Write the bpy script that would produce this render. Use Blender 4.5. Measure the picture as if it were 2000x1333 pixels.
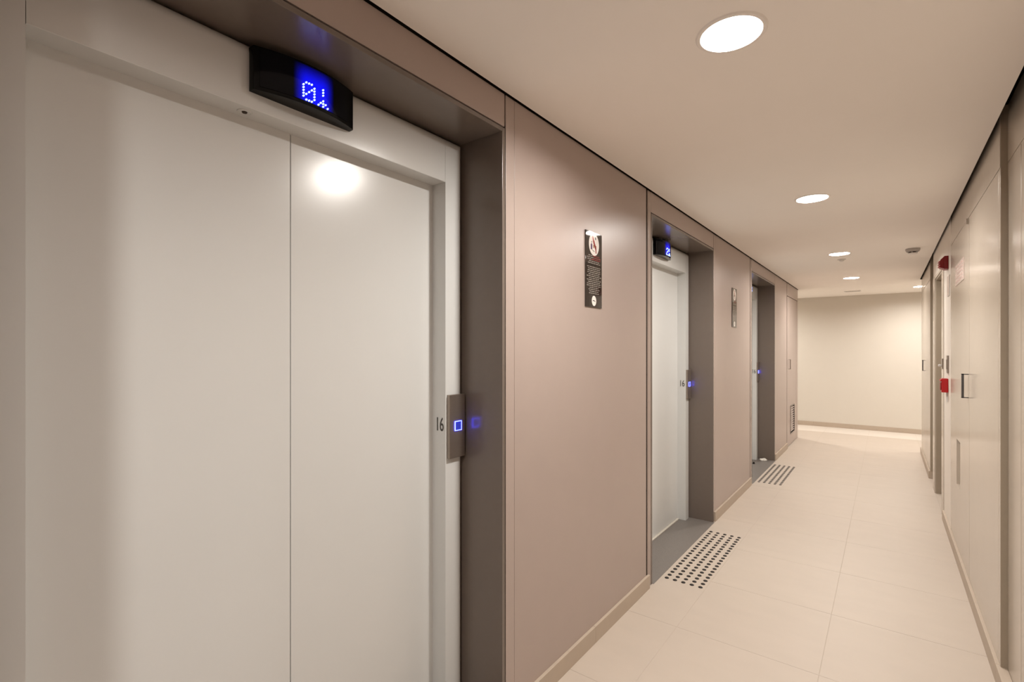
import bpy, bmesh, math, random
from mathutils import Vector, Matrix
random.seed(7)
for o in list(bpy.data.objects):
    bpy.data.objects.remove(o, do_unlink=True)
SC = bpy.context.scene
COL = SC.collection

# ------------------------------------------------------------------ camera
cam_data = bpy.data.cameras.new('camera')
cam_data.sensor_fit = 'HORIZONTAL'
cam_data.sensor_width = 36.0
cam_data.lens = 965 / 2000 * 36
cam_data.shift_y = 15.5 / 2000
cam_data.clip_start = 0.02
cam = bpy.data.objects.new('camera', cam_data)
COL.objects.link(cam)
CAM_Z = 1.40
cam.location = (0, 0, CAM_Z)
cam.rotation_euler = (math.radians(90), 0, math.radians(37.144))
SC.camera = cam

# ------------------------------------------------------------------ world, exposure
w = bpy.data.worlds.new('world')
SC.world = w
w.use_nodes = True
w.node_tree.nodes['Background'].inputs[0].default_value = (1.0, 0.85, 0.7, 1)
w.node_tree.nodes['Background'].inputs[1].default_value = 0.0
SC.view_settings.view_transform = 'Standard'
SC.view_settings.look = 'None'
SC.view_settings.gamma = 1.0
SC.view_settings.use_curve_mapping = False
SC.view_settings.exposure = 0.0
SC.cycles.max_bounces = 7
SC.cycles.diffuse_bounces = 5
SC.cycles.glossy_bounces = 3
SC.cycles.caustics_reflective = False
SC.cycles.caustics_refractive = False
SC.cycles.adaptive_threshold = 0.05
SC.cycles.adaptive_min_samples = 12
LAMP_W = 33.0                     # watts of each round ceiling lamp
LAMP_COL = (1.0, 0.955, 0.895)

# ------------------------------------------------------------------ helpers
def srgb(r, g, b):
    f = lambda v: (v/255/12.92 if v <= 10 else ((v/255+0.055)/1.055)**2.4)
    return (f(r), f(g), f(b), 1)

def material(name, color, rough=0.5, spec=0.5, metal=0.0, noise=0.0, nscale=60.0, bump=0.0, bscale=300.0,
             emit=None, estr=0.0, coat=0.0, stretch=None):
    m = bpy.data.materials.new(name); m.use_nodes = True
    nt = m.node_tree; b = nt.nodes['Principled BSDF']
    b.inputs['Base Color'].default_value = color
    b.inputs['Roughness'].default_value = rough
    b.inputs['Specular IOR Level'].default_value = spec
    b.inputs['Metallic'].default_value = metal
    b.inputs['Coat Weight'].default_value = coat
    b.inputs['Coat Roughness'].default_value = 0.04
    if emit:
        b.inputs['Emission Color'].default_value = emit
        b.inputs['Emission Strength'].default_value = estr
    if noise or bump:
        tc = nt.nodes.new('ShaderNodeNewGeometry')
        mp = nt.nodes.new('ShaderNodeMapping')
        nt.links.new(tc.outputs['Position'], mp.inputs['Vector'])
        if stretch: mp.inputs['Scale'].default_value = stretch
    if noise:
        n = nt.nodes.new('ShaderNodeTexNoise'); n.inputs['Scale'].default_value = nscale
        n.inputs['Detail'].default_value = 2
        nt.links.new(mp.outputs['Vector'], n.inputs['Vector'])
        mx = nt.nodes.new('ShaderNodeMixRGB'); mx.blend_type = 'MIX'
        lo = tuple(c*(1-noise) for c in color[:3]) + (1,)
        hi = tuple(min(1, c*(1+noise)) for c in color[:3]) + (1,)
        mx.inputs[1].default_value = lo; mx.inputs[2].default_value = hi
        nt.links.new(n.outputs['Fac'], mx.inputs[0])
        nt.links.new(mx.outputs[0], b.inputs['Base Color'])
    if bump:
        n2 = nt.nodes.new('ShaderNodeTexNoise'); n2.inputs['Scale'].default_value = bscale
        n2.inputs['Detail'].default_value = 3
        nt.links.new(mp.outputs['Vector'], n2.inputs['Vector'])
        bp = nt.nodes.new('ShaderNodeBump'); bp.inputs['Strength'].default_value = bump
        bp.inputs['Distance'].default_value = 0.001
        nt.links.new(n2.outputs['Fac'], bp.inputs['Height'])
        nt.links.new(bp.outputs['Normal'], b.inputs['Normal'])
    return m

M = {}
M['ceiling'] = material('ceiling_paint', (0.93, 0.89, 0.85, 1), 0.9, 0.2, noise=0.015, nscale=3)
M['panel'] = material('taupe_panel', (0.395, 0.318, 0.283, 1), 0.34, 0.55, noise=0.025, nscale=8)
M['portal'] = material('brown_laminate', (0.160, 0.128, 0.108, 1), 0.24, 0.55, noise=0.03, nscale=40)
M['casing'] = material('taupe_edge_casing', (0.375, 0.300, 0.265, 1), 0.22, 0.6, noise=0.02, nscale=8)
M['jamb_tan'] = material('darker_tan_jamb', (0.33, 0.275, 0.21, 1), 0.35, 0.45, noise=0.02, nscale=30)  # darker tan than the door faces, for jambs and edge strips
M['gap'] = material('dark_joint', (0.035, 0.025, 0.018, 1), 0.8, 0.2)
M['void'] = material('dark_void', (0.025, 0.022, 0.018, 1), 0.9, 0.1)
M['elev'] = material('white_grey_enamel', (0.645, 0.65, 0.64, 1), 0.23, 0.6, noise=0.012, nscale=5)
M['sill'] = material('pale_metal_sill', (0.75, 0.70, 0.62, 1), 0.35, 0.5, metal=0.3)
M['wall'] = material('cream_paint', (0.64, 0.595, 0.53, 1), 0.5, 0.35, noise=0.015, nscale=6)
M['door'] = material('beige_satin_door', (0.47, 0.408, 0.340, 1), 0.21, 0.6, noise=0.02, nscale=12)
M['white_wall'] = material('white_paint', (0.74, 0.68, 0.61, 1), 0.6, 0.35, noise=0.01)
M['base'] = material('stone_baseboard', (0.45, 0.37, 0.295, 1), 0.5, 0.4, noise=0.04, nscale=25)
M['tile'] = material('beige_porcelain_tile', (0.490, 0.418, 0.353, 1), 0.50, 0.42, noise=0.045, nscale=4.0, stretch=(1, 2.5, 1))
M['tile_lighter'] = material('porcelain_tile_lighter', (0.63, 0.565, 0.50, 1), 0.50, 0.42, noise=0.03, nscale=4.0)  # lighter tile colour for the rows before the end wall
M['grout'] = material('grout', (0.50, 0.435, 0.37, 1), 0.9, 0.2)
M['granite'] = material('grey_granite', (0.175, 0.155, 0.14, 1), 0.45, 0.45, noise=0.35, nscale=260)
M['black_plastic'] = material('black_plastic', (0.003, 0.003, 0.003, 1), 0.12, 0.18)
def screen_material(i):  # LED halo painted into the screen emission, fading away from the digits
    m = material('smoked_screen_painted_halo', (0.003, 0.003, 0.005, 1), 0.06, 0.18)
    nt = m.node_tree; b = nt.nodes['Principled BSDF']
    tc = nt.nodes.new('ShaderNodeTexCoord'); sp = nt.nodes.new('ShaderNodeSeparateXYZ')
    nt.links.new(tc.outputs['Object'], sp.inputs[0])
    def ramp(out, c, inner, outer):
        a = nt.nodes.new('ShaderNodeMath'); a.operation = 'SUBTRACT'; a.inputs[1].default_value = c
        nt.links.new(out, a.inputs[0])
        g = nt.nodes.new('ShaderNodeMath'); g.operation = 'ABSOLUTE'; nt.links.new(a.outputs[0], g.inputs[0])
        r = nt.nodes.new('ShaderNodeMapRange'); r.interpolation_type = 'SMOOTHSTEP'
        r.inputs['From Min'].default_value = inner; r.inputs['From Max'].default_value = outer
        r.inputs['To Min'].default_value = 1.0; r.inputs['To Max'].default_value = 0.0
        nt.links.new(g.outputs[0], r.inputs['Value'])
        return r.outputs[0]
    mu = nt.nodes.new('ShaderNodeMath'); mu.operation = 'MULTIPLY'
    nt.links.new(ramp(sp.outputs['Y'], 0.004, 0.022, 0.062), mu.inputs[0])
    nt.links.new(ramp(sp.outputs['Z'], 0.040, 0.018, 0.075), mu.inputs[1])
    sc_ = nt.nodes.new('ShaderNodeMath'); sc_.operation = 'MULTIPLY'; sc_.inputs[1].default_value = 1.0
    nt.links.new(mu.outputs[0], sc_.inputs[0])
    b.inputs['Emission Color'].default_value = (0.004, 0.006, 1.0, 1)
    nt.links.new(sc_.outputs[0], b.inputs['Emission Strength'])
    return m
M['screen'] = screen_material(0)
M['led'] = material('blue_white_led', (0.3, 0.4, 1, 1), 0.5, emit=(0.35, 0.5, 1.0, 1), estr=3.2)
M['led'].cycles.emission_sampling = 'NONE'
M['led_btn'] = material('blue_button_led', (0.3, 0.4, 1, 1), 0.5, emit=(0.030, 0.036, 1.0, 1), estr=22)
M['btn_core'] = material('blue_button_core', (0.03, 0.04, 0.25, 1), 0.3, emit=(0.02, 0.03, 0.5, 1), estr=0.5)
M['bronze'] = material('brushed_bronze_steel', (0.33, 0.28, 0.24, 1), 0.30, 0.5, metal=0.75, noise=0.06, nscale=40, stretch=(1, 1, 14))
M['chrome'] = material('dark_chrome', (0.20, 0.20, 0.215, 1), 0.25, 0.5, metal=1.0)
M['lamp'] = material('lamp_diffuser', (0.9, 0.85, 0.8, 1), 0.6, emit=LAMP_COL + (1,), estr=6.0)
M['lamp'].cycles.emission_sampling = 'NONE'
M['lamp_ring'] = material('white_lamp_ring', (0.88, 0.84, 0.80, 1), 0.5)
M['red'] = material('red_plastic', (0.42, 0.006, 0.010, 1), 0.35, 0.5)
M['red_dark'] = material('dark_red_plastic', (0.22, 0.004, 0.006, 1), 0.4, 0.5)
M['red_print'] = material('red_print', (0.34, 0.05, 0.05, 1), 0.07, 0.5)
M['white_plastic'] = material('white_plastic', (0.72, 0.69, 0.66, 1), 0.45)
M['grey_plastic'] = material('grey_plastic', (0.42, 0.385, 0.36, 1), 0.5)
M['steel'] = material('satin_steel', (0.55, 0.50, 0.45, 1), 0.3, metal=0.9)
M['acrylic'] = material('dark_brown_acrylic', (0.035, 0.027, 0.022, 1), 0.035, 0.5)
M['print_white'] = material('white_print', (0.80, 0.76, 0.72, 1), 0.06, 0.5)
M['print_grey'] = material('grey_print', (0.33, 0.30, 0.27, 1), 0.06, 0.5)
M['print_dark'] = material('dark_print', (0.05, 0.04, 0.05, 1), 0.07, 0.5)
M['print_purple'] = material('purple_print', (0.12, 0.07, 0.14, 1), 0.07, 0.5)
M['print_brown'] = material('olive_brown_print', (0.28, 0.14, 0.06, 1), 0.07, 0.5)
M['sign'] = material('pale_pink_sign', (0.70, 0.58, 0.53, 1), 0.25, 0.5)
M['sign_text'] = material('faded_red_lettering', (0.64, 0.44, 0.41, 1), 0.3, 0.5)
M['stud'] = material('black_rubber', (0.018, 0.013, 0.011, 1), 0.6, 0.3)
M['digit'] = material('dark_digit', (0.06, 0.052, 0.045, 1), 0.4, metal=0.4)
M['cloth'] = material('white_rag', (0.80, 0.76, 0.70, 1), 0.9, 0.1)
M['label_dark'] = material('dark_slot', (0.06, 0.045, 0.035, 1), 0.7, 0.2)

def root_of(p):
    v = Vector((0, 0, 0))
    while p is not None:
        v += p.location; p = p.parent
    return v

def link_mesh(name, bm, mat, parent=None, smooth=False):
    """bm holds WORLD coordinates; the mesh is stored relative to its parent."""
    off = root_of(parent)
    if parent is None:
        vs = [v.co for v in bm.verts]
        lo = Vector([min(v[i] for v in vs) for i in range(3)]); hi = Vector([max(v[i] for v in vs) for i in range(3)])
        off = Vector(((lo.x+hi.x)/2, (lo.y+hi.y)/2, lo.z))
    bmesh.ops.translate(bm, verts=bm.verts, vec=-off)
    me = bpy.data.meshes.new(name); bm.to_mesh(me); bm.free()
    me.materials.append(M[mat] if isinstance(mat, str) else mat)
    if smooth:
        me.polygons.foreach_set('use_smooth', [True]*len(me.polygons))
        me.set_sharp_from_angle(angle=math.radians(35))
    o = bpy.data.objects.new(name, me); COL.objects.link(o)
    if parent is None: o.location = off
    else: o.parent = parent
    return o

def add_box(bm, x0, x1, y0, y1, z0, z1, bevel=0.0, seg=2):
    r = bmesh.ops.create_cube(bm, size=1)
    vs = r['verts']
    for v in vs:
        v.co = Vector(((x0+x1)/2 + v.co.x*(x1-x0), (y0+y1)/2 + v.co.y*(y1-y0), (z0+z1)/2 + v.co.z*(z1-z0)))
    if bevel:
        es = list({e for v in vs for e in v.link_edges})
        bmesh.ops.bevel(bm, geom=es, offset=bevel, segments=seg, affect='EDGES', profile=0.5)

def box(name, x0, x1, y0, y1, z0, z1, mat, parent=None, bevel=0.0, seg=2):
    bm = bmesh.new(); add_box(bm, x0, x1, y0, y1, z0, z1, bevel, seg)
    return link_mesh(name, bm, mat, parent)

def boxes(name, lst, mat, parent=None, bevel=0.0):
    bm = bmesh.new()
    for b in lst: add_box(bm, *b, bevel=bevel)
    return link_mesh(name, bm, mat, parent)

def prism(name, pts, a0, a1, axis, mat, parent=None, smooth=False):
    """extrude a closed outline; axis 'z': pts=(x,y), 'y': pts=(x,z), 'x': pts=(y,z)"""
    bm = bmesh.new()
    def P(p, a):
        return {'z': (p[0], p[1], a), 'y': (p[0], a, p[1]), 'x': (a, p[0], p[1])}[axis]
    A = [bm.verts.new(P(p, a0)) for p in pts]; B = [bm.verts.new(P(p, a1)) for p in pts]
    n = len(pts)
    bm.faces.new(A); bm.faces.new(B)
    for i in range(n): bm.faces.new((A[i], A[(i+1) % n], B[(i+1) % n], B[i]))
    bmesh.ops.recalc_face_normals(bm, faces=bm.faces)
    return link_mesh(name, bm, mat, parent, smooth)

def add_lathe(bm, prof, centre, axis='z', n=32):
    """prof: list of (radius, along); closed with caps where radius is 0"""
    rings = []
    cx, cy, cz = centre
    def P(r, h, a):
        c, s = r*math.cos(a), r*math.sin(a)
        return {'z': (cx+c, cy+s, cz+h), 'x': (cx+h, cy+c, cz+s), 'y': (cx+c, cy+h, cz+s)}[axis]
    for r, h in prof:
        if r < 1e-6: rings.append([bm.verts.new(P(0, h, 0))])
        else: rings.append([bm.verts.new(P(r, h, 2*math.pi*i/n)) for i in range(n)])
    for A, B in zip(rings, rings[1:]):
        for i in range(n):
            j = (i+1) % n
            if len(A) == 1 and len(B) == 1: continue
            if len(A) == 1: bm.faces.new((A[0], B[i], B[j]))
            elif len(B) == 1: bm.faces.new((A[i], A[j], B[0]))
            else: bm.faces.new((A[i], A[j], B[j], B[i]))
    bmesh.ops.recalc_face_normals(bm, faces=bm.faces)

def lathe(name, prof, centre, mat, parent=None, axis='z', n=32, smooth=False):
    bm = bmesh.new(); add_lathe(bm, prof, centre, axis, n)
    return link_mesh(name, bm, mat, parent, smooth)

def empty(name, loc):
    o = bpy.data.objects.new(name, None); COL.objects.link(o); o.location = loc
    o.empty_display_size = 0.1
    return o

def tag(o, label=None, cat=None, group=None, kind=None):
    if label: o['label'] = label
    if cat: o['category'] = cat
    if group: o['group'] = group
    if kind: o['kind'] = kind
    return o

def copy_tree(o, parent=None):
    c = o.copy(); COL.objects.link(c); c.parent = parent
    for ch in [k for k in bpy.data.objects if k.parent == o]: copy_tree(ch, c)
    return c

def struct(o, label, cat):
    return tag(o, label, cat, kind='structure')

# ------------------------------------------------------------------ dimensions (metres; camera stands at x=0, y=0)
ZC = 2.336          # ceiling
XL = -1.115         # face of the left wall panels
XF = -1.30          # face of the elevator door frames
XD = -1.366         # face of the elevator doors
XR = 0.378          # face of the right wall
CL, CR = -1.105, 0.362   # edges of the ceiling, shadow gaps beyond them
Y0, YL, YR, YE = -4.6, 8.94, 8.605, 10.5
PITCH = 2.7475
ZTOP = 2.334
ZW = 2.47
PO0, PO1 = 0.105, 1.410  # portal opening along y (first elevator)
ZS = 2.192               # soffit of the portals
LX = -0.367
LIGHTS = [(LX, -0.62), (LX, 1.56), (LX, 3.57), (LX, 5.81), (LX, 7.88)]
LOBBY_LIGHTS = [(0.41, 9.58), (-2.0, 9.58), (2.3, 9.58)]
LR = 0.083

# ------------------------------------------------------------------ ceiling with round openings
bm = bmesh.new()
def quad(x0, x1, y0, y1, z):
    bm.faces.new([bm.verts.new(p) for p in ((x0, y0, z), (x0, y1, z), (x1, y1, z), (x1, y0, z))])
def holed(x0, x1, y0, y1, cx, cy, r, z, n=40):
    inner, outer = [], []
    hx, hy = (x1-x0)/2, (y1-y0)/2
    angs = sorted([2*math.pi*i/n for i in range(n)] + [math.atan2(sy*hy, sx*hx) % (2*math.pi) for sx in (1, -1) for sy in (1, -1)])
    for a in angs:
        c, s = math.cos(a), math.sin(a)
        k = min(hx/abs(c) if abs(c) > 1e-9 else 9e9, hy/abs(s) if abs(s) > 1e-9 else 9e9)
        inner.append(bm.verts.new((cx+r*c, cy+r*s, z)))
        outer.append(bm.verts.new((cx+k*c, cy+k*s, z)))
    m = len(angs)
    for i in range(m):
        j = (i+1) % m
        bm.faces.new((inner[i], outer[i], outer[j], inner[j]))
def region(x0, x1, y0, y1, lights, q=0.15):
    ys = [y0]
    for cx, cy in sorted(lights, key=lambda t: t[1]):
        quad(x0, x1, ys[-1], cy-q, ZC)
        quad(x0, cx-q, cy-q, cy+q, ZC); quad(cx+q, x1, cy-q, cy+q, ZC)
        holed(cx-q, cx+q, cy-q, cy+q, cx, cy, LR+0.004, ZC)
        ys.append(cy+q)
    quad(x0, x1, ys[-1], y1, ZC)
region(CL, CR, Y0, 8.62, LIGHTS)
quad(CL, 3.2, 8.62, 8.955, ZC)
q = 0.15
region(-3.6, -1.0, 8.955, YE, [LOBBY_LIGHTS[1]])
region(-1.0, 1.3, 8.955, YE, [LOBBY_LIGHTS[0]])
region(1.3, 3.2, 8.955, YE, [LOBBY_LIGHTS[2]])
bmesh.ops.recalc_face_normals(bm, faces=bm.faces)
for f in bm.faces:
    if f.normal.z > 0: f.normal_flip()
ceiling = struct(link_mesh('ceiling', bm, 'ceiling'), 'smooth off-white plaster ceiling with shadow gaps along both walls', 'ceiling')
box('slab', -3.7, 3.3, Y0-0.1, YE+0.1, 2.47, 2.55, 'void', ceiling)

def downlight(x, y, label):
    t = tag(empty('downlight', (x, y, ZC)), label, 'ceiling light', 'round recessed ceiling lights')
    D = 0.022
    ring = [(LR, D), (LR, -0.0015), (LR+0.002, -0.004), (LR+0.012, -0.004), (LR+0.016, 0.0)]
    lathe('ring', ring, (x, y, ZC), 'lamp_ring', t, n=48, smooth=False)
    lathe('diffuser', [(0, D), (LR, D)], (x, y, ZC), 'lamp', t, n=48)
    ld = bpy.data.lights.new('lamp', 'AREA'); ld.shape = 'DISK'; ld.size = 2*LR-0.004; ld.energy = LAMP_W; ld.color = LAMP_COL
    lo = bpy.data.objects.new('lamp', ld); COL.objects.link(lo); lo.parent = t; lo.location = (0, 0, D-0.0015)
    lathe('housing', [(LR, D), (LR+0.003, D+0.002), (LR+0.003, D+0.05), (0, D+0.05)], (x, y, ZC), 'lamp_ring', t, n=32)
    return t
labs = ['round recessed ceiling light behind the camera above the first elevator',
        'largest round recessed ceiling light, nearest in the corridor',
        'round recessed ceiling light second from the camera, in front of the middle elevator',
        'round recessed ceiling light with a small sensor just behind it',
        'smallest round recessed ceiling light of the corridor row, fourth from the camera']
for (x, y), l in zip(LIGHTS, labs): downlight(x, y, l)
labs = ['round recessed ceiling light half hidden by the end of the right wall',
        'round recessed ceiling light in the far lobby behind the left wall',
        'round recessed ceiling light in the far lobby behind the right wall']
for (x, y), l in zip(LOBBY_LIGHTS, labs): downlight(x, y, l)

# ------------------------------------------------------------------ floor of single tiles
bm = bmesh.new()
add_box(bm, -3.6, 3.2, Y0, YE, -0.12, -0.0012)
floor = struct(link_mesh('floor', bm, 'grout'), 'beige porcelain tile floor of the corridor', 'floor')
TS, TJ = 0.61, 0.0017
tile_cache = {}
def tile(x0, x1, y0, y1, mat):
    w_, d_ = round(x1-x0, 4), round(y1-y0, 4)
    key = (w_, d_, mat)
    if key not in tile_cache:
        b2 = bmesh.new(); e = 0.0008
        top = [b2.verts.new((sx*(w_/2-e), sy*(d_/2-e), 0)) for sx, sy in ((-1, -1), (1, -1), (1, 1), (-1, 1))]
        mid = [b2.verts.new((sx*w_/2, sy*d_/2, -e)) for sx, sy in ((-1, -1), (1, -1), (1, 1), (-1, 1))]
        bot = [b2.verts.new((sx*w_/2, sy*d_/2, -0.0011)) for sx, sy in ((-1, -1), (1, -1), (1, 1), (-1, 1))]
        b2.faces.new(top)
        for A, B in ((top, mid), (mid, bot)):
            for i in range(4): b2.faces.new((A[i], B[i], B[(i+1) % 4], A[(i+1) % 4]))
        bmesh.ops.recalc_face_normals(b2, faces=b2.faces)
        me = bpy.data.meshes.new('tile'); b2.to_mesh(me); b2.free(); me.materials.append(M[mat])
        tile_cache[key] = me
    o = bpy.data.objects.new('tile', tile_cache[key]); COL.objects.link(o)
    o.parent = floor
    off = root_of(floor)
    o.location = Vector(((x0+x1)/2, (y0+y1)/2, 0)) - off
xj = [-0.84 + TS*i for i in range(-5, 8)]
yj = [1.873 + TS*k for k in range(-11, 16)]
for xa, xb in zip(xj, xj[1:]):
    for ya, yb in zip(yj, yj[1:]):
        x0, x1, y0, y1 = xa+TJ/2, xb-TJ/2, max(ya, Y0)+TJ/2, min(yb, YE)-TJ/2
        mat = 'tile_lighter' if ya > 9.3 else 'tile'
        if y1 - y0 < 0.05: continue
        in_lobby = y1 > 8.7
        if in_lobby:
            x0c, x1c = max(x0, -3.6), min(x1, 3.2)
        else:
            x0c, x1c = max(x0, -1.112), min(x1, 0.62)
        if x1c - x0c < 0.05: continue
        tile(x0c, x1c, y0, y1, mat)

# ------------------------------------------------------------------ left wall: backing, panels, portals
portals = [(PO0 + PITCH*i, PO1 + PITCH*i) for i in range(3)]
BK = -1.135
pieces = []
segs = [(Y0, portals[0][0]-0.02)] + [(portals[i][1]+0.02, portals[i+1][0]-0.02) for i in range(2)] + [(portals[2][1]+0.02, YL-0.02)]
for a, b in segs: pieces.append((-1.60, BK, a, b, -0.1, ZW))
for a, b in portals:
    pieces.append((-1.60, BK, a-0.02, b+0.02, ZS+0.02, ZW))
    pieces.append((-1.60, -1.45, a-0.02, b+0.02, -0.1, ZS+0.02))
wall_left = struct(boxes('wall_left', pieces, 'gap'), 'taupe panelled wall with three elevator openings', 'wall')
G = 0.006
SEAM = 0.052
SVC0, SVC1 = 7.885, 8.775      # service door
for i, (a, b) in enumerate(segs):
    lo = a + 0.02 - 0.02; hi = b
    if i == 0:
        box('wall_panel', BK, XL, Y0, b-0.054, 0, ZTOP, 'panel', wall_left, 0.0008)
        box('casing_strip', BK, XL, b-0.046, b-0.0, 0, ZTOP, 'panel', wall_left, 0.0008)
    elif i < 3:
        box('casing_strip', BK, XL, a+0.004, a+0.056, 0, ZTOP, 'panel', wall_left, 0.0008)
        box('wall_panel', BK, XL, a+0.0572, b-0.066, 0, ZTOP, 'panel', wall_left, 0.0008)
        box('casing_strip', BK, XL+0.002, b-0.044, b+0.0045, 0, ZTOP, 'casing', wall_left, 0.005, 3)
    else:
        box('casing_strip', BK, XL, a+0.004, a+0.056, 0, ZTOP, 'panel', wall_left, 0.0008)
        box('wall_panel', BK, XL, a+0.0572, SVC0-0.02, 0, ZTOP, 'panel', wall_left, 0.0008)
        box('wall_panel', BK, XL, SVC0+0.012, YL-0.02, 2.155, ZTOP, 'panel', wall_left, 0.0008)
        box('casing_strip', BK, XL, SVC1+0.02, YL-0.02, 0, 2.150, 'panel', wall_left, 0.0008)
        box('corner_panel', -1.60, XL, YL-0.02, YL, 0, ZTOP, 'panel', wall_left, 0.0008)
for i, (a, b) in enumerate(portals):
    box('joint', BK, XL-0.003, a-0.092, a-0.058, 0, ZTOP, 'gap', wall_left)
    box('joint', BK, XL-0.002, b+0.0155, b+0.0235, 0, ZS+0.03, 'gap', wall_left)
    # portal lining: two jambs, a soffit and the header panel above
    t = struct(empty('trim_%d' % (i+1), ((XL+XF)/2, (a+b)/2, 0)),
               ['dark brown laminate lining around the nearest elevator doors',
                'dark brown laminate lining around the middle elevator doors',
                'dark brown laminate lining around the farthest elevator doors'][i], 'door lining')
    box('jamb', -1.42, XL+0.003, a-0.015, a, 0, ZS+0.015, 'portal', t, 0.001)
    box('jamb', -1.42, XL+0.003, b, b+0.015, 0, ZS+0.015, 'portal', t, 0.001)
    box('soffit', -1.42, XL+0.003, a, b, ZS, ZS+0.015, 'portal', t, 0.001)
    box('header_panel', BK, XL, a-0.014, b+0.016, ZS+0.022, ZTOP, 'panel', t, 0.0008)
    box('threshold', -1.372, XL+0.012, a, b, -0.01, 0.0015, 'granite', t, 0.0005)

# baseboards on the left wall
bl = struct(empty('baseboard_left', (XL, 4, 0)), 'beige stone baseboard along the taupe panels', 'baseboard')
runs = [(Y0, portals[0][0]-0.068), (portals[0][1]+0.024, portals[1][0]-0.062), (portals[1][1]+0.024, portals[2][0]-0.062), (portals[2][1]+0.024, SVC0-0.02)]
for a, b in runs:
    n = max(1, round((b-a)/0.61)); L = (b-a)/n
    for k in range(n):
        box('baseboard_piece', XL, XL+0.014, a+k*L+0.0006, a+(k+1)*L-0.0006, 0.0, 0.078, 'base', bl, 0.001)

# ------------------------------------------------------------------ elevators
def text_mesh(txt, size, width=1.0):
    cu = bpy.data.curves.new('t', 'FONT'); cu.body = txt; cu.size = size; cu.align_x = 'CENTER'; cu.align_y = 'CENTER'
    cu.extrude = 0.0006
    ob = bpy.data.objects.new('t', cu); COL.objects.link(ob)
    dg = bpy.context.evaluated_depsgraph_get()
    me = bpy.data.meshes.new_from_object(ob.evaluated_get(dg))
    bpy.data.objects.remove(ob, do_unlink=True); bpy.data.curves.remove(cu)
    for v in me.vertices: v.co.x *= width
    return me

def post_mesh(name, y_in, y_out, sgn, z0, z1, parent):
    r = 0.034
    ys = [y_in] + [y_out - sgn*r + sgn*r*math.sin(math.pi/2*k/8) for k in range(9)]
    zs = [z0] + [z1 - r + r*math.sin(math.pi/2*k/8) for k in range(9)]
    fy = lambda y: max(0.0, r - math.sqrt(max(0.0, r*r - max(0.0, r-abs(y_out-y))**2)))
    fz = lambda z: max(0.0, r - math.sqrt(max(0.0, r*r - max(0.0, r-abs(z1-z))**2)))
    bm = bmesh.new()
    F = [[bm.verts.new((XF - max(fy(y), fz(z)), y, z)) for z in zs] for y in ys]
    B = [[bm.verts.new((XF-0.10, y, z)) for z in zs] for y in ys]
    n = len(ys)
    for i in range(n-1):
        for j in range(n-1):
            bm.faces.new((F[i][j], F[i+1][j], F[i+1][j+1], F[i][j+1]))
            bm.faces.new((B[i][j], B[i][j+1], B[i+1][j+1], B[i+1][j]))
        for G_ in ((0, 1), (n-1, -1)):
            j = G_[0]
            bm.faces.new((F[i][j], F[i+1][j], B[i+1][j], B[i][j]))
            bm.faces.new((F[j][i], F[j][i+1], B[j][i+1], B[j][i]))
    bmesh.ops.recalc_face_normals(bm, faces=bm.faces)
    return link_mesh(name, bm, 'elev', parent, True)

def elevator(i, label):
    a, b = portals[i]; oy = PITCH*i
    pin0, pin1 = 0.190+oy, 1.308+oy; split = 0.749+oy
    ZH = 2.018
    t = tag(empty('elevator_entrance', (XD, (a+b)/2, 0)), label, 'elevator door', 'light grey elevator doors along the corridor')
    box('back_plate', -1.445, -1.425, a+0.002, b-0.002, 0.0, ZS-0.004, 'void', t)
    post_mesh('post', pin0-0.0005, a+0.001, -1, 0.003, ZS-0.003, t)
    post_mesh('post', pin1+0.0005, b-0.001, 1, 0.003, ZS-0.003, t)
    # header with rolled top edge
    r = 0.034; zt = ZS-0.003
    pts = [(XF-0.10, ZH), (XF-0.001, ZH), (XF, ZH+0.001)]
    for k in range(9):
        an = math.pi/2*k/8
        pts.append((XF - r*(1-math.cos(an)), zt - r + r*math.sin(an)))
    pts.append((XF-0.10, zt))
    prism('header', pts, pin0+0.0005, pin1-0.0005, 'y', 'elev', t, smooth=True)
    box('door_panel', -1.400, XD, pin0-0.03, split-0.0016, 0.012, ZH+0.02, 'elev', t, 0.0015)
    box('door_panel', -1.402, XD-0.0025, split+0.0016, pin1+0.03, 0.012, ZH+0.02, 'elev', t, 0.0015)
    box('sill', -1.405, XD+0.012, pin0, pin1, 0.002, 0.010, 'sill', t, 0.001)
    # peephole style sensor under the header
    s = lathe('sensor', [(0.0, -0.0008), (0.0150, -0.0008), (0.0155, -0.0022), (0.0175, -0.0022), (0.0180, 0.0)], (XF-0.032, 0.605+oy, ZH), 'elev', t, n=20)
    lathe('sensor_lens', [(0.0, -0.0030), (0.0060, -0.0030), (0.0070, -0.0008)], (XF-0.032, 0.605+oy, ZH), 'label_dark', s, n=16)
    # floor number on the return of the far post
    me = text_mesh('16', 0.072, 0.62)
    for v in me.vertices:
        x, y, z = v.co
        v.co = Vector((XF-0.030 + x, pin1-0.0004 - z, 1.116 + y)) - t.location
    me.materials.append(M['digit'])
    o = bpy.data.objects.new('floor_number', me); COL.objects.link(o); o.parent = t
    return t
elabs = ['large pale grey elevator doors in the foreground, nearest of three',
         'pale grey elevator doors in the middle portal, beside the dotted floor strip',
         'pale grey elevator doors in the farthest portal, seen edge-on']
for i in range(3): elevator(i, elabs[i])

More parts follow.
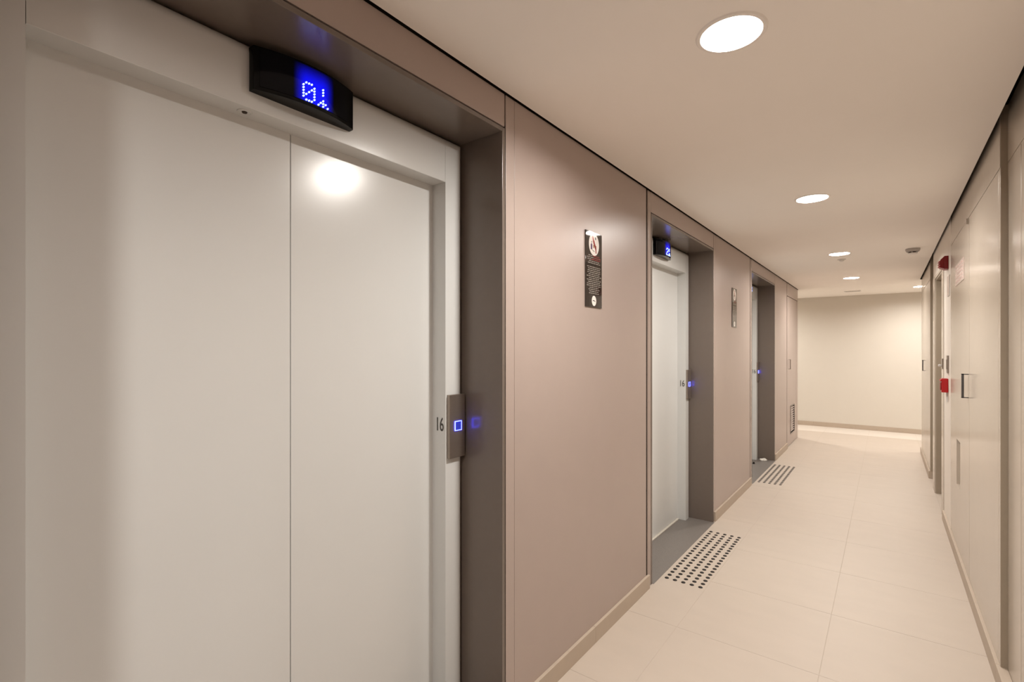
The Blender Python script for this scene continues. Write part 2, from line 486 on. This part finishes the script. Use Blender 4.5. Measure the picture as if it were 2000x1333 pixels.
def call_panel(i, label):
    oy = PITCH*i
    t = tag(empty('call_panel', (XF, 1.355+oy, 0.99)), label, 'call button', 'elevator call panels')
    y0, y1, z0, z1 = 1.316+oy, 1.399+oy, 0.992, 1.229
    box('plate', XF-0.001, XF+0.014, y0, y1, z0, z1, 'bronze', t, 0.0015)
    yc, zc, h = 1.361+oy, 1.111, 0.0180; wd = 0.0024
    x0, x1 = XF+0.0135, XF+0.0165
    bt = box('button', x0, x1-0.001, yc-h+wd, yc+h-wd, zc-h+wd, zc+h-wd, 'btn_core', t, 0.0004)
    boxes('button_light', [(x0, x1, yc-h, yc+h, zc+h-wd, zc+h), (x0, x1, yc-h, yc+h, zc-h, zc-h+wd),
                           (x0, x1, yc-h, yc-h+wd, zc-h+wd, zc+h-wd), (x0, x1, yc+h-wd, yc+h, zc-h+wd, zc+h-wd)], 'led_btn', bt)
clabs = ['bronze call panel with blue lit square button beside the nearest elevator doors',
         'bronze call panel with blue lit button beside the middle elevator doors',
         'bronze call panel with blue lit button beside the farthest elevator doors']
for i in range(3): call_panel(i, clabs[i])

FONT = {'0': ['.###.', '#...#', '#..##', '#.#.#', '##..#', '#...#', '.###.'],
        '2': ['.###.', '#...#', '....#', '..##.', '.#...', '#....', '#####']}
def indicator(i, digit, label):
    oy = PITCH*i
    yc, hw = 0.750+oy, 0.148
    z0, z1 = 2.060, 2.172
    t = tag(empty('floor_indicator', (XF, yc, z0)), label, 'floor display', 'curved floor indicators above the elevator doors')
    def xf(y): return XF + 0.020 + 0.032*(1-((y-yc)/hw)**2)
    pts = [(XF-0.002, yc-hw), (XF+0.016, yc-hw)]
    n = 24
    for k in range(n+1):
        y = yc-hw+0.002 + (2*hw-0.004)*k/n
        pts.append((xf(y), y))
    pts += [(XF+0.016, yc+hw), (XF-0.002, yc+hw)]
    prism('housing', pts, z0, z1, 'z', 'black_plastic', t, smooth=True)
    # curved dark screen, a little proud of the housing
    bm = bmesh.new()
    sy0, sy1, sz0, sz1 = yc-hw+0.014, yc+hw-0.030, z0+0.010, z1-0.006
    rows = []
    for k in range(n+1):
        y = sy0 + (sy1-sy0)*k/n
        rows.append([bm.verts.new((xf(y)+dx, y, z)) for dx, z in ((0.0004, sz0), (0.0014, sz0), (0.0014, sz1), (0.0004, sz1))])
    for A, B in zip(rows, rows[1:]):
        for j in range(4): bm.faces.new((A[j], A[(j+1) % 4], B[(j+1) % 4], B[j]))
    bm.faces.new(rows[0]); bm.faces.new(rows[-1])
    bmesh.ops.recalc_face_normals(bm, faces=bm.faces)
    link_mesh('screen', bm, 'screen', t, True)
    # dot matrix
    bm = bmesh.new(); p = 0.0077
    ybase, zbase = 0.719+oy, 2.1187
    dots = [(c, r_) for r_ in range(7) for c in range(5) if FONT[digit][r_][c] == '#']
    arrow = [(7.5, r_) for r_ in (0, 1, 2, 4, 5, 6)] + [(6.5, 5), (8.5, 5), (5.6, 6), (9.4, 6)]
    for c, r_ in dots + arrow:
        y, z = ybase + c*p, zbase - r_*p
        add_lathe(bm, [(0, 0.0055), (0.0021, 0.0055), (0.0023, 0.0010)], (xf(y), y, z), 'x', n=8)
    link_mesh('led_digits', bm, 'led', t)
indicator(0, '0', 'black curved floor display lit with blue 0 and arrow, largest')
indicator(1, '2', 'black curved floor display lit with blue 2 above the middle elevator doors')
indicator(2, '2', 'black curved floor display above the farthest elevator doors')

# ------------------------------------------------------------------ raised dots on the floor
bm = bmesh.new()
add_lathe(bm, [(0.0128, 0), (0.0125, 0.0016), (0.0095, 0.0036), (0, 0.0040)], (0, 0, 0), 'z', n=14)
stud_me = bpy.data.meshes.new('stud'); bm.to_mesh(stud_me); bm.free(); stud_me.materials.append(M['stud'])
for ya, lab in ((2.978, 'grid of black rubber dots on the floor before the middle elevator'),
                (5.715, 'grid of black rubber dots on the floor before the farthest elevator')):
    t = tag(empty('tactile_dot_strip', (-0.968, ya+0.476, 0)), lab, 'tactile strip', 'tactile dot strips on the floor')
    for c in range(5):
        for r_ in range(20):
            o = bpy.data.objects.new('stud', stud_me); COL.objects.link(o); o.parent = t
            o.location = Vector((-1.069 + 0.05*c, ya + 0.0502*r_, 0.0)) - t.location

# ------------------------------------------------------------------ notices on the taupe panels
def disc(name, y, z, ry, rz, x, mat, parent, n=32):
    return prism(name, [(y+ry*math.cos(2*math.pi*k/n), z+rz*math.sin(2*math.pi*k/n)) for k in range(n)], x-0.0004, x, 'x', mat, parent)

def notice():
    y0, y1, z0, z1 = 2.031, 2.194, 1.598, 1.955
    t = tag(empty('notice_plate', (XL, (y0+y1)/2, z0)), 'tall dark acrylic notice on the taupe panel before the middle elevator', 'notice', 'dark acrylic notices between the elevators')
    box('plate', XL-0.0005, XL+0.005, y0, y1, z0, z1, 'acrylic', t, 0.0006)
    x = XL+0.0052; yc = (y0+y1)/2
    d = disc('picture_disc', yc, 1.897, 0.051, 0.053, x, 'print_white', t, 40)
    zz = 1.897
    def poly(pts, mat): prism('picture_shape', [(yc+a, zz+b) for a, b in pts], x-0.0001, x+0.0003, 'x', mat, d)
    poly([(-0.020, 0.044), (-0.010, 0.046), (-0.002, 0.020), (-0.010, 0.014)], 'red_print')
    poly([(-0.012, 0.018), (0.002, 0.020), (0.012, 0.000), (0.024, -0.020), (0.016, -0.026), (-0.004, 0.000)], 'red_print')
    poly([(0.010, -0.002), (0.022, -0.004), (0.024, -0.040), (0.016, -0.040)], 'red_print')
    poly([(-0.034, -0.004), (-0.026, 0.006), (-0.018, -0.004), (-0.018, -0.026), (-0.034, -0.026)], 'print_purple')
    poly([(-0.028, 0.010), (-0.024, 0.014), (-0.020, 0.010), (-0.024, 0.006)], 'print_dark')
    poly([(-0.008, -0.004), (0.000, 0.000), (0.002, -0.016), (-0.006, -0.018)], 'print_brown')
    poly([(0.006, 0.004), (0.014, 0.002), (0.016, -0.014), (0.008, -0.016)], 'print_brown')
    poly([(0.010, 0.036), (0.018, 0.038), (0.020, 0.026), (0.012, 0.024)], 'print_dark')
    poly([(-0.018, -0.026), (0.004, -0.032), (0.004, -0.035), (-0.018, -0.029)], 'print_dark')
    # lines of small print: too small to read, kept as rows of word-sized marks
    rg = random.Random(3)
    bars, reds = [], []
    rows = 21; ztop, zbot = 1.842, 1.664
    for k in range(rows):
        z = ztop + (zbot-ztop)*k/(rows-1)
        if k in (5,): continue
        half = rg.uniform(0.050, 0.072)
        if 17 <= k: half = rg.uniform(0.045, 0.060)
        y = yc-half
        while y < yc+half:
            L = rg.uniform(0.010, 0.026)
            (reds if k < 3 and y > yc-0.03 else bars).append((x-0.0003, x, y, min(y+L, yc+half), z-0.0016, z+0.0016))
            y += L + 0.0045
    boxes('print_lines', bars, 'print_grey', t)
    boxes('red_print_lines', reds, 'red_print', t)
    d2 = disc('emblem_disc', yc, 1.629, 0.0225, 0.0245, x, 'print_white', t, 32)
    prism('emblem_mark', [(yc-0.013, 1.626), (yc-0.011, 1.632), (yc+0.003, 1.632), (yc+0.013, 1.627), (yc+0.009, 1.624), (yc+0.001, 1.629)], x-0.0001, x+0.0003, 'x', 'print_dark', d2)
    return t
n1 = notice()
n2 = copy_tree(n1)
n2.location.y += PITCH - 0.012
n2['label'] = 'tall dark acrylic notice seen almost edge-on, before the farthest elevator'

# ------------------------------------------------------------------ service door at the end of the left wall
dr = struct(empty('door_1', (XL, (SVC0+SVC1)/2, 0)), 'taupe service cupboard door with louvred vent at the end of the left wall', 'door')
vy0, vy1, vz0, vz1 = 8.20, 8.56, 0.17, 0.56
leaf = boxes('leaf', [(BK, XL, SVC0+0.012, vy0, 0.01, 2.145), (BK, XL, vy1, SVC1-0.004, 0.01, 2.145),
                      (BK, XL, vy0, vy1, 0.01, vz0), (BK, XL, vy0, vy1, vz1, 2.145)], 'panel', dr)
boxes('vent_frame', [(BK, XL+0.006, vy0-0.012, vy0, vz0-0.012, vz1+0.012), (BK, XL+0.006, vy1, vy1+0.012, vz0-0.012, vz1+0.012),
                     (BK, XL+0.006, vy0, vy1, vz0-0.012, vz0), (BK, XL+0.006, vy0, vy1, vz1, vz1+0.012)], 'portal', dr)
for k in range(11):
    z = vz0 + 0.018 + k*0.0335
    prism('slat', [(BK+0.002, z+0.018), (BK+0.004, z+0.020), (XL+0.003, z+0.002), (XL+0.001, z)], vy0, vy1, 'y', 'panel', dr)
def d_handle(x, y, z0, z1, out, mat, parent, sgn):
    boxes('handle', [(min(x+sgn*out, x+sgn*(out-0.011)), max(x+sgn*out, x+sgn*(out-0.011)), y-0.009, y+0.009, z0, z1),
                     (min(x, x+sgn*out), max(x, x+sgn*out), y-0.009, y+0.009, z1-0.005, z1),
                     (min(x, x+sgn*out), max(x, x+sgn*out), y-0.009, y+0.009, z0, z0+0.005)], mat, parent, 0.0008)
d_handle(XL, 8.02, 1.11, 1.25, 0.030, 'bronze', dr, 1)

# ------------------------------------------------------------------ right wall
XB = 0.40     # set-back plane
pieces = [(XB+0.02, 0.62, Y0, 5.555, -0.1, ZW), (XB+0.02, 0.62, 6.297, YR, -0.1, ZW),
          (XB+0.02, 0.62, 5.555, 6.297, 2.085, ZW), (0.56, 0.62, 5.555, 6.297, -0.1, 2.085)]
wall_right = struct(boxes('wall_right', pieces, 'gap'), 'cream right wall lined with satin shaft doors', 'wall')
ZTR = 2.41
# header panels and wall pieces on it
box('wall_panel', XR, XB+0.02, 6.98, YR, 2.158, ZTR, 'door', wall_right, 0.0008)
box('wall_panel', XB, XB+0.02, 6.53, 6.98, 0, ZTR, 'door', wall_right, 0.0006)
box('wall_panel', XR, XB+0.02, 5.372, 6.53, 2.105, ZTR, 'white_wall', wall_right, 0.0008)
box('wall_panel', XR, XB+0.02, 4.846, 5.372, 0, ZTR, 'white_wall', wall_right, 0.0008)
box('wall_panel', XR, XB+0.02, 2.875, 4.842, 2.158, ZTR, 'door', wall_right, 0.0008)
box('casing_strip', XR, XB+0.02, 2.864, 2.905, 0, 2.154, 'door', wall_right, 0.0008)
box('edge_strip', XR+0.0008, XB+0.02, 2.8602, 2.864, 0.078, ZTR, 'jamb_tan', wall_right)
box('edge_strip', XR+0.0008, XB-0.0005, 6.976, 6.9798, 0.078, ZTR, 'jamb_tan', wall_right)
box('wall_panel', XB, XB+0.02, Y0, 2.86, 2.172, ZTR, 'door', wall_right, 0.0008)
box('casing_strip', XB, XB+0.02, 2.612, 2.86, 0, 2.168, 'door', wall_right, 0.0008)
box('corner_panel', XR, 0.62, YR, YR+0.02, 0, ZTR, 'white_wall', wall_right, 0.0008)
# doorway frame and its deep jamb
tr = struct(empty('trim_4', (XR, 5.92, 0)), 'pale frame and brown jambs of the doorway in the right wall', 'door frame')
box('frame_post', XR-0.004, XB+0.02, 6.302, 6.53, 0, 2.10, 'door', tr, 0.001)
box('frame_post', XR-0.004, XB+0.02, 5.374, 5.552, 0, 2.10, 'door', tr, 0.001)
box('frame_head', XR-0.004, XB+0.02, 5.552, 6.302, 2.075, 2.10, 'door', tr, 0.001)
box('jamb', XR+0.006, 0.56, 6.290, 6.302, 0, 2.075, 'jamb_tan', tr, 0.0008)
box('jamb', XR+0.006, 0.56, 5.552, 5.564, 0, 2.075, 'jamb_tan', tr, 0.0008)
box('soffit', XR+0.006, 0.56, 5.564, 6.290, 2.063, 2.075, 'jamb_tan', tr, 0.0008)
d2 = struct(empty('door_2', (0.54, 5.92, 0)), 'beige door set deep in the right-hand doorway', 'door')
box('leaf', 0.515, 0.555, 5.568, 6.286, 0.008, 2.058, 'door', d2, 0.0015)
lathe('knob', [(0.0, -0.05), (0.018, -0.046), (0.024, -0.034), (0.012, -0.018), (0.012, 0.0)], (0.515, 5.64, 1.02), 'steel', d2, axis='x', n=20, smooth=True)

def shaft_leaf(parent, y0, y1, z0, z1, x=XR, hole=None):
    if hole:
        a, b, c, d = hole
        return boxes('leaf', [(x, XB+0.0195, y0, a, z0, z1), (x, XB+0.02, b, y1, z0, z1), (x, XB+0.02, a, b, z0, c), (x, XB+0.02, a, b, d, z1)], 'door', parent)
    return box('leaf', x, XB+0.02, y0, y1, z0, z1, 'door', parent, 0.001)
# two-leaf shaft door in the middle
d3 = struct(empty('door_3', (XR, 3.87, 0)), 'tall two-leaf beige shaft door with grey pull handle and vent slot', 'door')
hole = (4.26, 4.47, 0.49, 0.795)
shaft_leaf(d3, 3.832, 4.842, 0.078, 2.154, hole=hole)
box('vent_recess', XR+0.020, XR+0.023, hole[0], hole[1], hole[2], hole[3], 'door', d3)
shaft_leaf(d3, 2.908, 3.826, 0.078, 2.154)
boxes('catch', [(XR-0.012, XR, 3.845, 3.86, 2.118, 2.150)], 'steel', d3, 0.001)
d_handle(XR, 3.86, 1.116, 1.256, 0.031, 'chrome', d3, -1)
# near shaft door, set back
d4 = struct(empty('door_4', (XB, 1.9, 0)), 'set-back beige shaft door at the right edge of the photo', 'door')
shaft_leaf(d4, 1.70, 2.606, 0.078, 2.168, x=XB)
shaft_leaf(d4, 0.78, 1.694, 0.078, 2.168, x=XB)
d_handle(XB, 1.74, 1.116, 1.256, 0.031, 'chrome', d4, -1)
box('wall_panel', XB, XB+0.02, Y0, 0.775, 0, 2.168, 'panel', wall_right, 0.0008)  # unseen panel, made dark taupe to cut bounce onto the nearest elevator doors
# far shaft door
d5 = struct(empty('door_5', (XR, 7.8, 0)), 'far beige shaft door with small pull handle, by the end wall', 'door')
shaft_leaf(d5, 7.745, 8.60, 0.078, 2.154)
shaft_leaf(d5, 6.98, 7.739, 0.078, 2.154)
d_handle(XR, 7.80, 1.135, 1.265, 0.030, 'chrome', d5, -1)

br = struct(empty('baseboard_right', (XR, 4, 0)), 'beige stone baseboard along the right wall', 'baseboard')
for a, b, xb in ((Y0, 5.372, XR), (6.98, YR+0.02, XR)):
    n = max(1, round((b-a)/0.61)); L = (b-a)/n
    for k in range(n):
        box('baseboard_piece', XR-0.013, (XB+0.0195 if a > 6 else XR+0.001) if a > 0 or a+k*L > 2.7 else XB-0.0005, a+k*L+0.0006, a+(k+1)*L-0.0006, 0.0, 0.078, 'base', br, 0.001)

# ------------------------------------------------------------------ lobby and back walls
we = struct(box('wall_back', -3.7, 3.3, YE, YE+0.1, -0.1, ZW, 'wall'), 'cream painted wall closing the corridor', 'wall')
be = struct(empty('baseboard_back', (0, YE, 0)), 'beige stone baseboard along the end wall', 'baseboard')
for k in range(11):
    x = -3.5 + 0.61*k
    box('baseboard_piece', x+0.0006, x+0.61-0.0006, YE-0.013, YE, 0, 0.078, 'base', be, 0.001)
struct(box('wall_lobby_left', -3.7, -3.6, YL-0.1, YE, -0.1, ZW, 'wall'), 'cream wall of the far lobby, out of view to the left', 'wall')
struct(box('wall_lobby_right', 3.2, 3.3, YR-0.1, YE, -0.1, ZW, 'wall'), 'cream wall of the far lobby, out of view to the right', 'wall')
struct(box('wall_lobby_near_left', -3.6, -1.602, YL-0.1, YL, -0.1, ZW, 'wall'), 'cream wall of the far lobby behind the elevators', 'wall')
struct(box('wall_lobby_near_right', 0.622, 3.2, YR-0.1, YR, -0.1, ZW, 'wall'), 'cream wall of the far lobby behind the right wall', 'wall')
struct(box('wall_front', -1.7, 0.7, Y0-0.1, Y0, -0.1, ZW, 'panel'), 'taupe wall behind the camera', 'wall')  # unseen wall, taupe chosen so less light bounces back into the corridor

# ------------------------------------------------------------------ fittings on the right wall
SY = 5.06
t = tag(empty('alarm_siren', (XR, SY, 2.01)), 'red alarm siren high on the right wall above the doorway edge', 'alarm')
box('body', XR-0.026, XR, SY-0.055, SY+0.055, 2.012, 2.112, 'red_dark', t, 0.004)
prism('horn', [(XR-0.026, 2.016), (XR-0.048, 2.026), (XR-0.052, 2.060), (XR-0.046, 2.086), (XR-0.026, 2.108)], SY-0.050, SY+0.050, 'y', 'red_dark', t)
for k in range(3):
    box('rib', XR-0.057, XR-0.040, SY-0.046, SY+0.046, 2.032+k*0.018, 2.040+k*0.018, 'red', t, 0.002)
t = tag(empty('fire_call_point', (XR, SY, 1.06)), 'red fire alarm call point below the switch plate on the right wall', 'alarm')
box('body', XR-0.040, XR, SY-0.045, SY+0.045, 1.066, 1.172, 'red', t, 0.004)
box('cover', XR-0.046, XR-0.040, SY-0.034, SY+0.034, 1.082, 1.140, 'red_dark', t, 0.002)
box('lip', XR-0.047, XR-0.040, SY-0.042, SY+0.042, 1.150, 1.164, 'red', t, 0.002)
box('conduit', XR-0.010, XR, SY-0.006, SY+0.006, 0.99, 1.066, 'white_plastic', t, 0.001)
t = tag(empty('switch_plate', (XR, 5.02, 1.21)), 'pale wall switch plate above the red call point', 'switch')
box('plate', XR-0.010, XR, 4.975, 5.055, 1.215, 1.350, 'bronze', t, 0.0015)
box('rocker', XR-0.014, XR-0.010, 4.995, 5.035, 1.245, 1.320, 'steel', t, 0.001)
t = tag(empty('lock_plate', (XR-0.004, 5.44, 1.23)), 'small metal lock plate with knob on the doorway frame', 'lock')
box('plate', XR-0.012, XR-0.004, 5.40, 5.47, 1.235, 1.320, 'bronze', t, 0.001)
lathe('knob', [(0, -0.022), (0.009, -0.020), (0.011, -0.012), (0.007, 0.0)], (XR-0.012, 5.43, 1.262), 'white_plastic', t, axis='x', n=16, smooth=True)
t = tag(empty('wall_plate', (XR, 4.96, 1.79)), 'narrow pale plate on the right wall below the siren', 'sign')
box('plate', XR-0.006, XR, 4.90, 5.03, 1.80, 1.955, 'white_plastic', t, 0.001)
box('face', XR-0.0065, XR-0.006, 4.905, 5.025, 1.805, 1.950, 'sign', t)
t = tag(empty('door_sign', (XR, 4.27, 1.82)), 'pale pink sign with faded red lettering on the two-leaf shaft door', 'sign')
box('plate', XR-0.004, XR, 4.055, 4.50, 1.825, 1.962, 'sign', t, 0.0006)
rg = random.Random(5); bars = []
for k in range(5):
    z = 1.942 - k*0.024; y = 4.085
    while y < 4.46:
        L = rg.uniform(0.03, 0.08); bars.append((XR-0.0044, XR-0.004, y, min(4.465, y+L), z-0.006, z+0.006)); y += L+0.018
boxes('lettering', bars, 'sign_text', t)

# ------------------------------------------------------------------ fittings on the ceiling
sx, sy = 0.197, 5.93
t = tag(empty('smoke_detector', (sx, sy, ZC)), 'grey smoke detector on the ceiling near the right wall', 'smoke detector')
lathe('base', [(0.0, 0.0), (0.055, 0.0), (0.055, -0.014), (0.046, -0.030), (0.0, -0.030)], (sx, sy, ZC), 'grey_plastic', t, n=28)
lathe('chamber', [(0.0, -0.030), (0.030, -0.030), (0.030, -0.041), (0.0, -0.041)], (sx, sy, ZC), 'label_dark', t, n=24)
lathe('cap', [(0.0, -0.041), (0.037, -0.041), (0.033, -0.050), (0.0, -0.053)], (sx, sy, ZC), 'white_plastic', t, n=28)
for k in range(6):
    a = 2*math.pi*(k+0.3)/6
    box('fin', sx+0.034*math.cos(a)-0.003, sx+0.034*math.cos(a)+0.003, sy+0.034*math.sin(a)-0.003, sy+0.034*math.sin(a)+0.003, ZC-0.041, ZC-0.030, 'grey_plastic', t)
t = tag(empty('motion_sensor', (-0.371, 6.19, ZC)), 'small white round sensor just beyond the third ceiling light', 'sensor')
lathe('base', [(0, 0), (0.038, 0), (0.036, -0.007), (0, -0.007)], (-0.371, 6.19, ZC), 'white_plastic', t, n=24)
lathe('lens', [(0.024, -0.007), (0.021, -0.017), (0.012, -0.024), (0, -0.027)], (-0.371, 6.19, ZC), 'white_plastic', t, n=24, smooth=True)
gx, gy = -0.433, 9.70
t = tag(empty('ceiling_grille', (gx, gy, ZC)), 'small pale ventilation grille in the ceiling before the end wall', 'vent')
boxes('frame', [(gx-0.11, gx+0.11, gy-0.075, gy-0.06, ZC-0.006, ZC), (gx-0.11, gx+0.11, gy+0.06, gy+0.075, ZC-0.006, ZC),
                (gx-0.11, gx-0.095, gy-0.06, gy+0.06, ZC-0.006, ZC), (gx+0.095, gx+0.11, gy-0.06, gy+0.06, ZC-0.006, ZC)], 'white_plastic', t)
box('backing', gx-0.095, gx+0.095, gy-0.06, gy+0.06, ZC-0.0015, ZC-0.0005, 'grey_plastic', t)
for k in range(6):
    y = gy-0.05+k*0.02
    box('slat', gx-0.095, gx+0.095, y-0.003, y+0.003, ZC-0.006, ZC-0.0015, 'white_plastic', t)

# ------------------------------------------------------------------ rag and plug on the farthest threshold
bm = bmesh.new()
bmesh.ops.create_icosphere(bm, subdivisions=3, radius=1)
rg = random.Random(11)
for v in bm.verts:
    k = 1 + 0.20*math.sin(5*v.co.x+2.1*v.co.y) + 0.16*math.sin(7*v.co.y-3*v.co.z) + rg.uniform(-0.05, 0.05)
    c = v.co*k
    z = max(c.z, -0.55)
    v.co = Vector((-1.225 + c.x*0.040, 6.842 + c.y*0.034, 0.0015 + (z+0.55)*0.016))
tag(link_mesh('crumpled_rag', bm, 'cloth', smooth=True), 'small crumpled white rag on the threshold of the farthest elevator', 'rag')
t = tag(empty('door_stop', (-1.285, 6.57, 0.0015)), 'tiny dark rubber stop on the threshold of the farthest elevator', 'door stop')
lathe('base', [(0, 0), (0.015, 0), (0.015, 0.006), (0.011, 0.008), (0, 0.008)], (-1.285, 6.57, 0.0015), 'stud', t, n=18)
lathe('buffer', [(0.010, 0.008), (0.011, 0.018), (0.007, 0.023), (0, 0.024)], (-1.285, 6.57, 0.0015), 'stud', t, n=18, smooth=True)
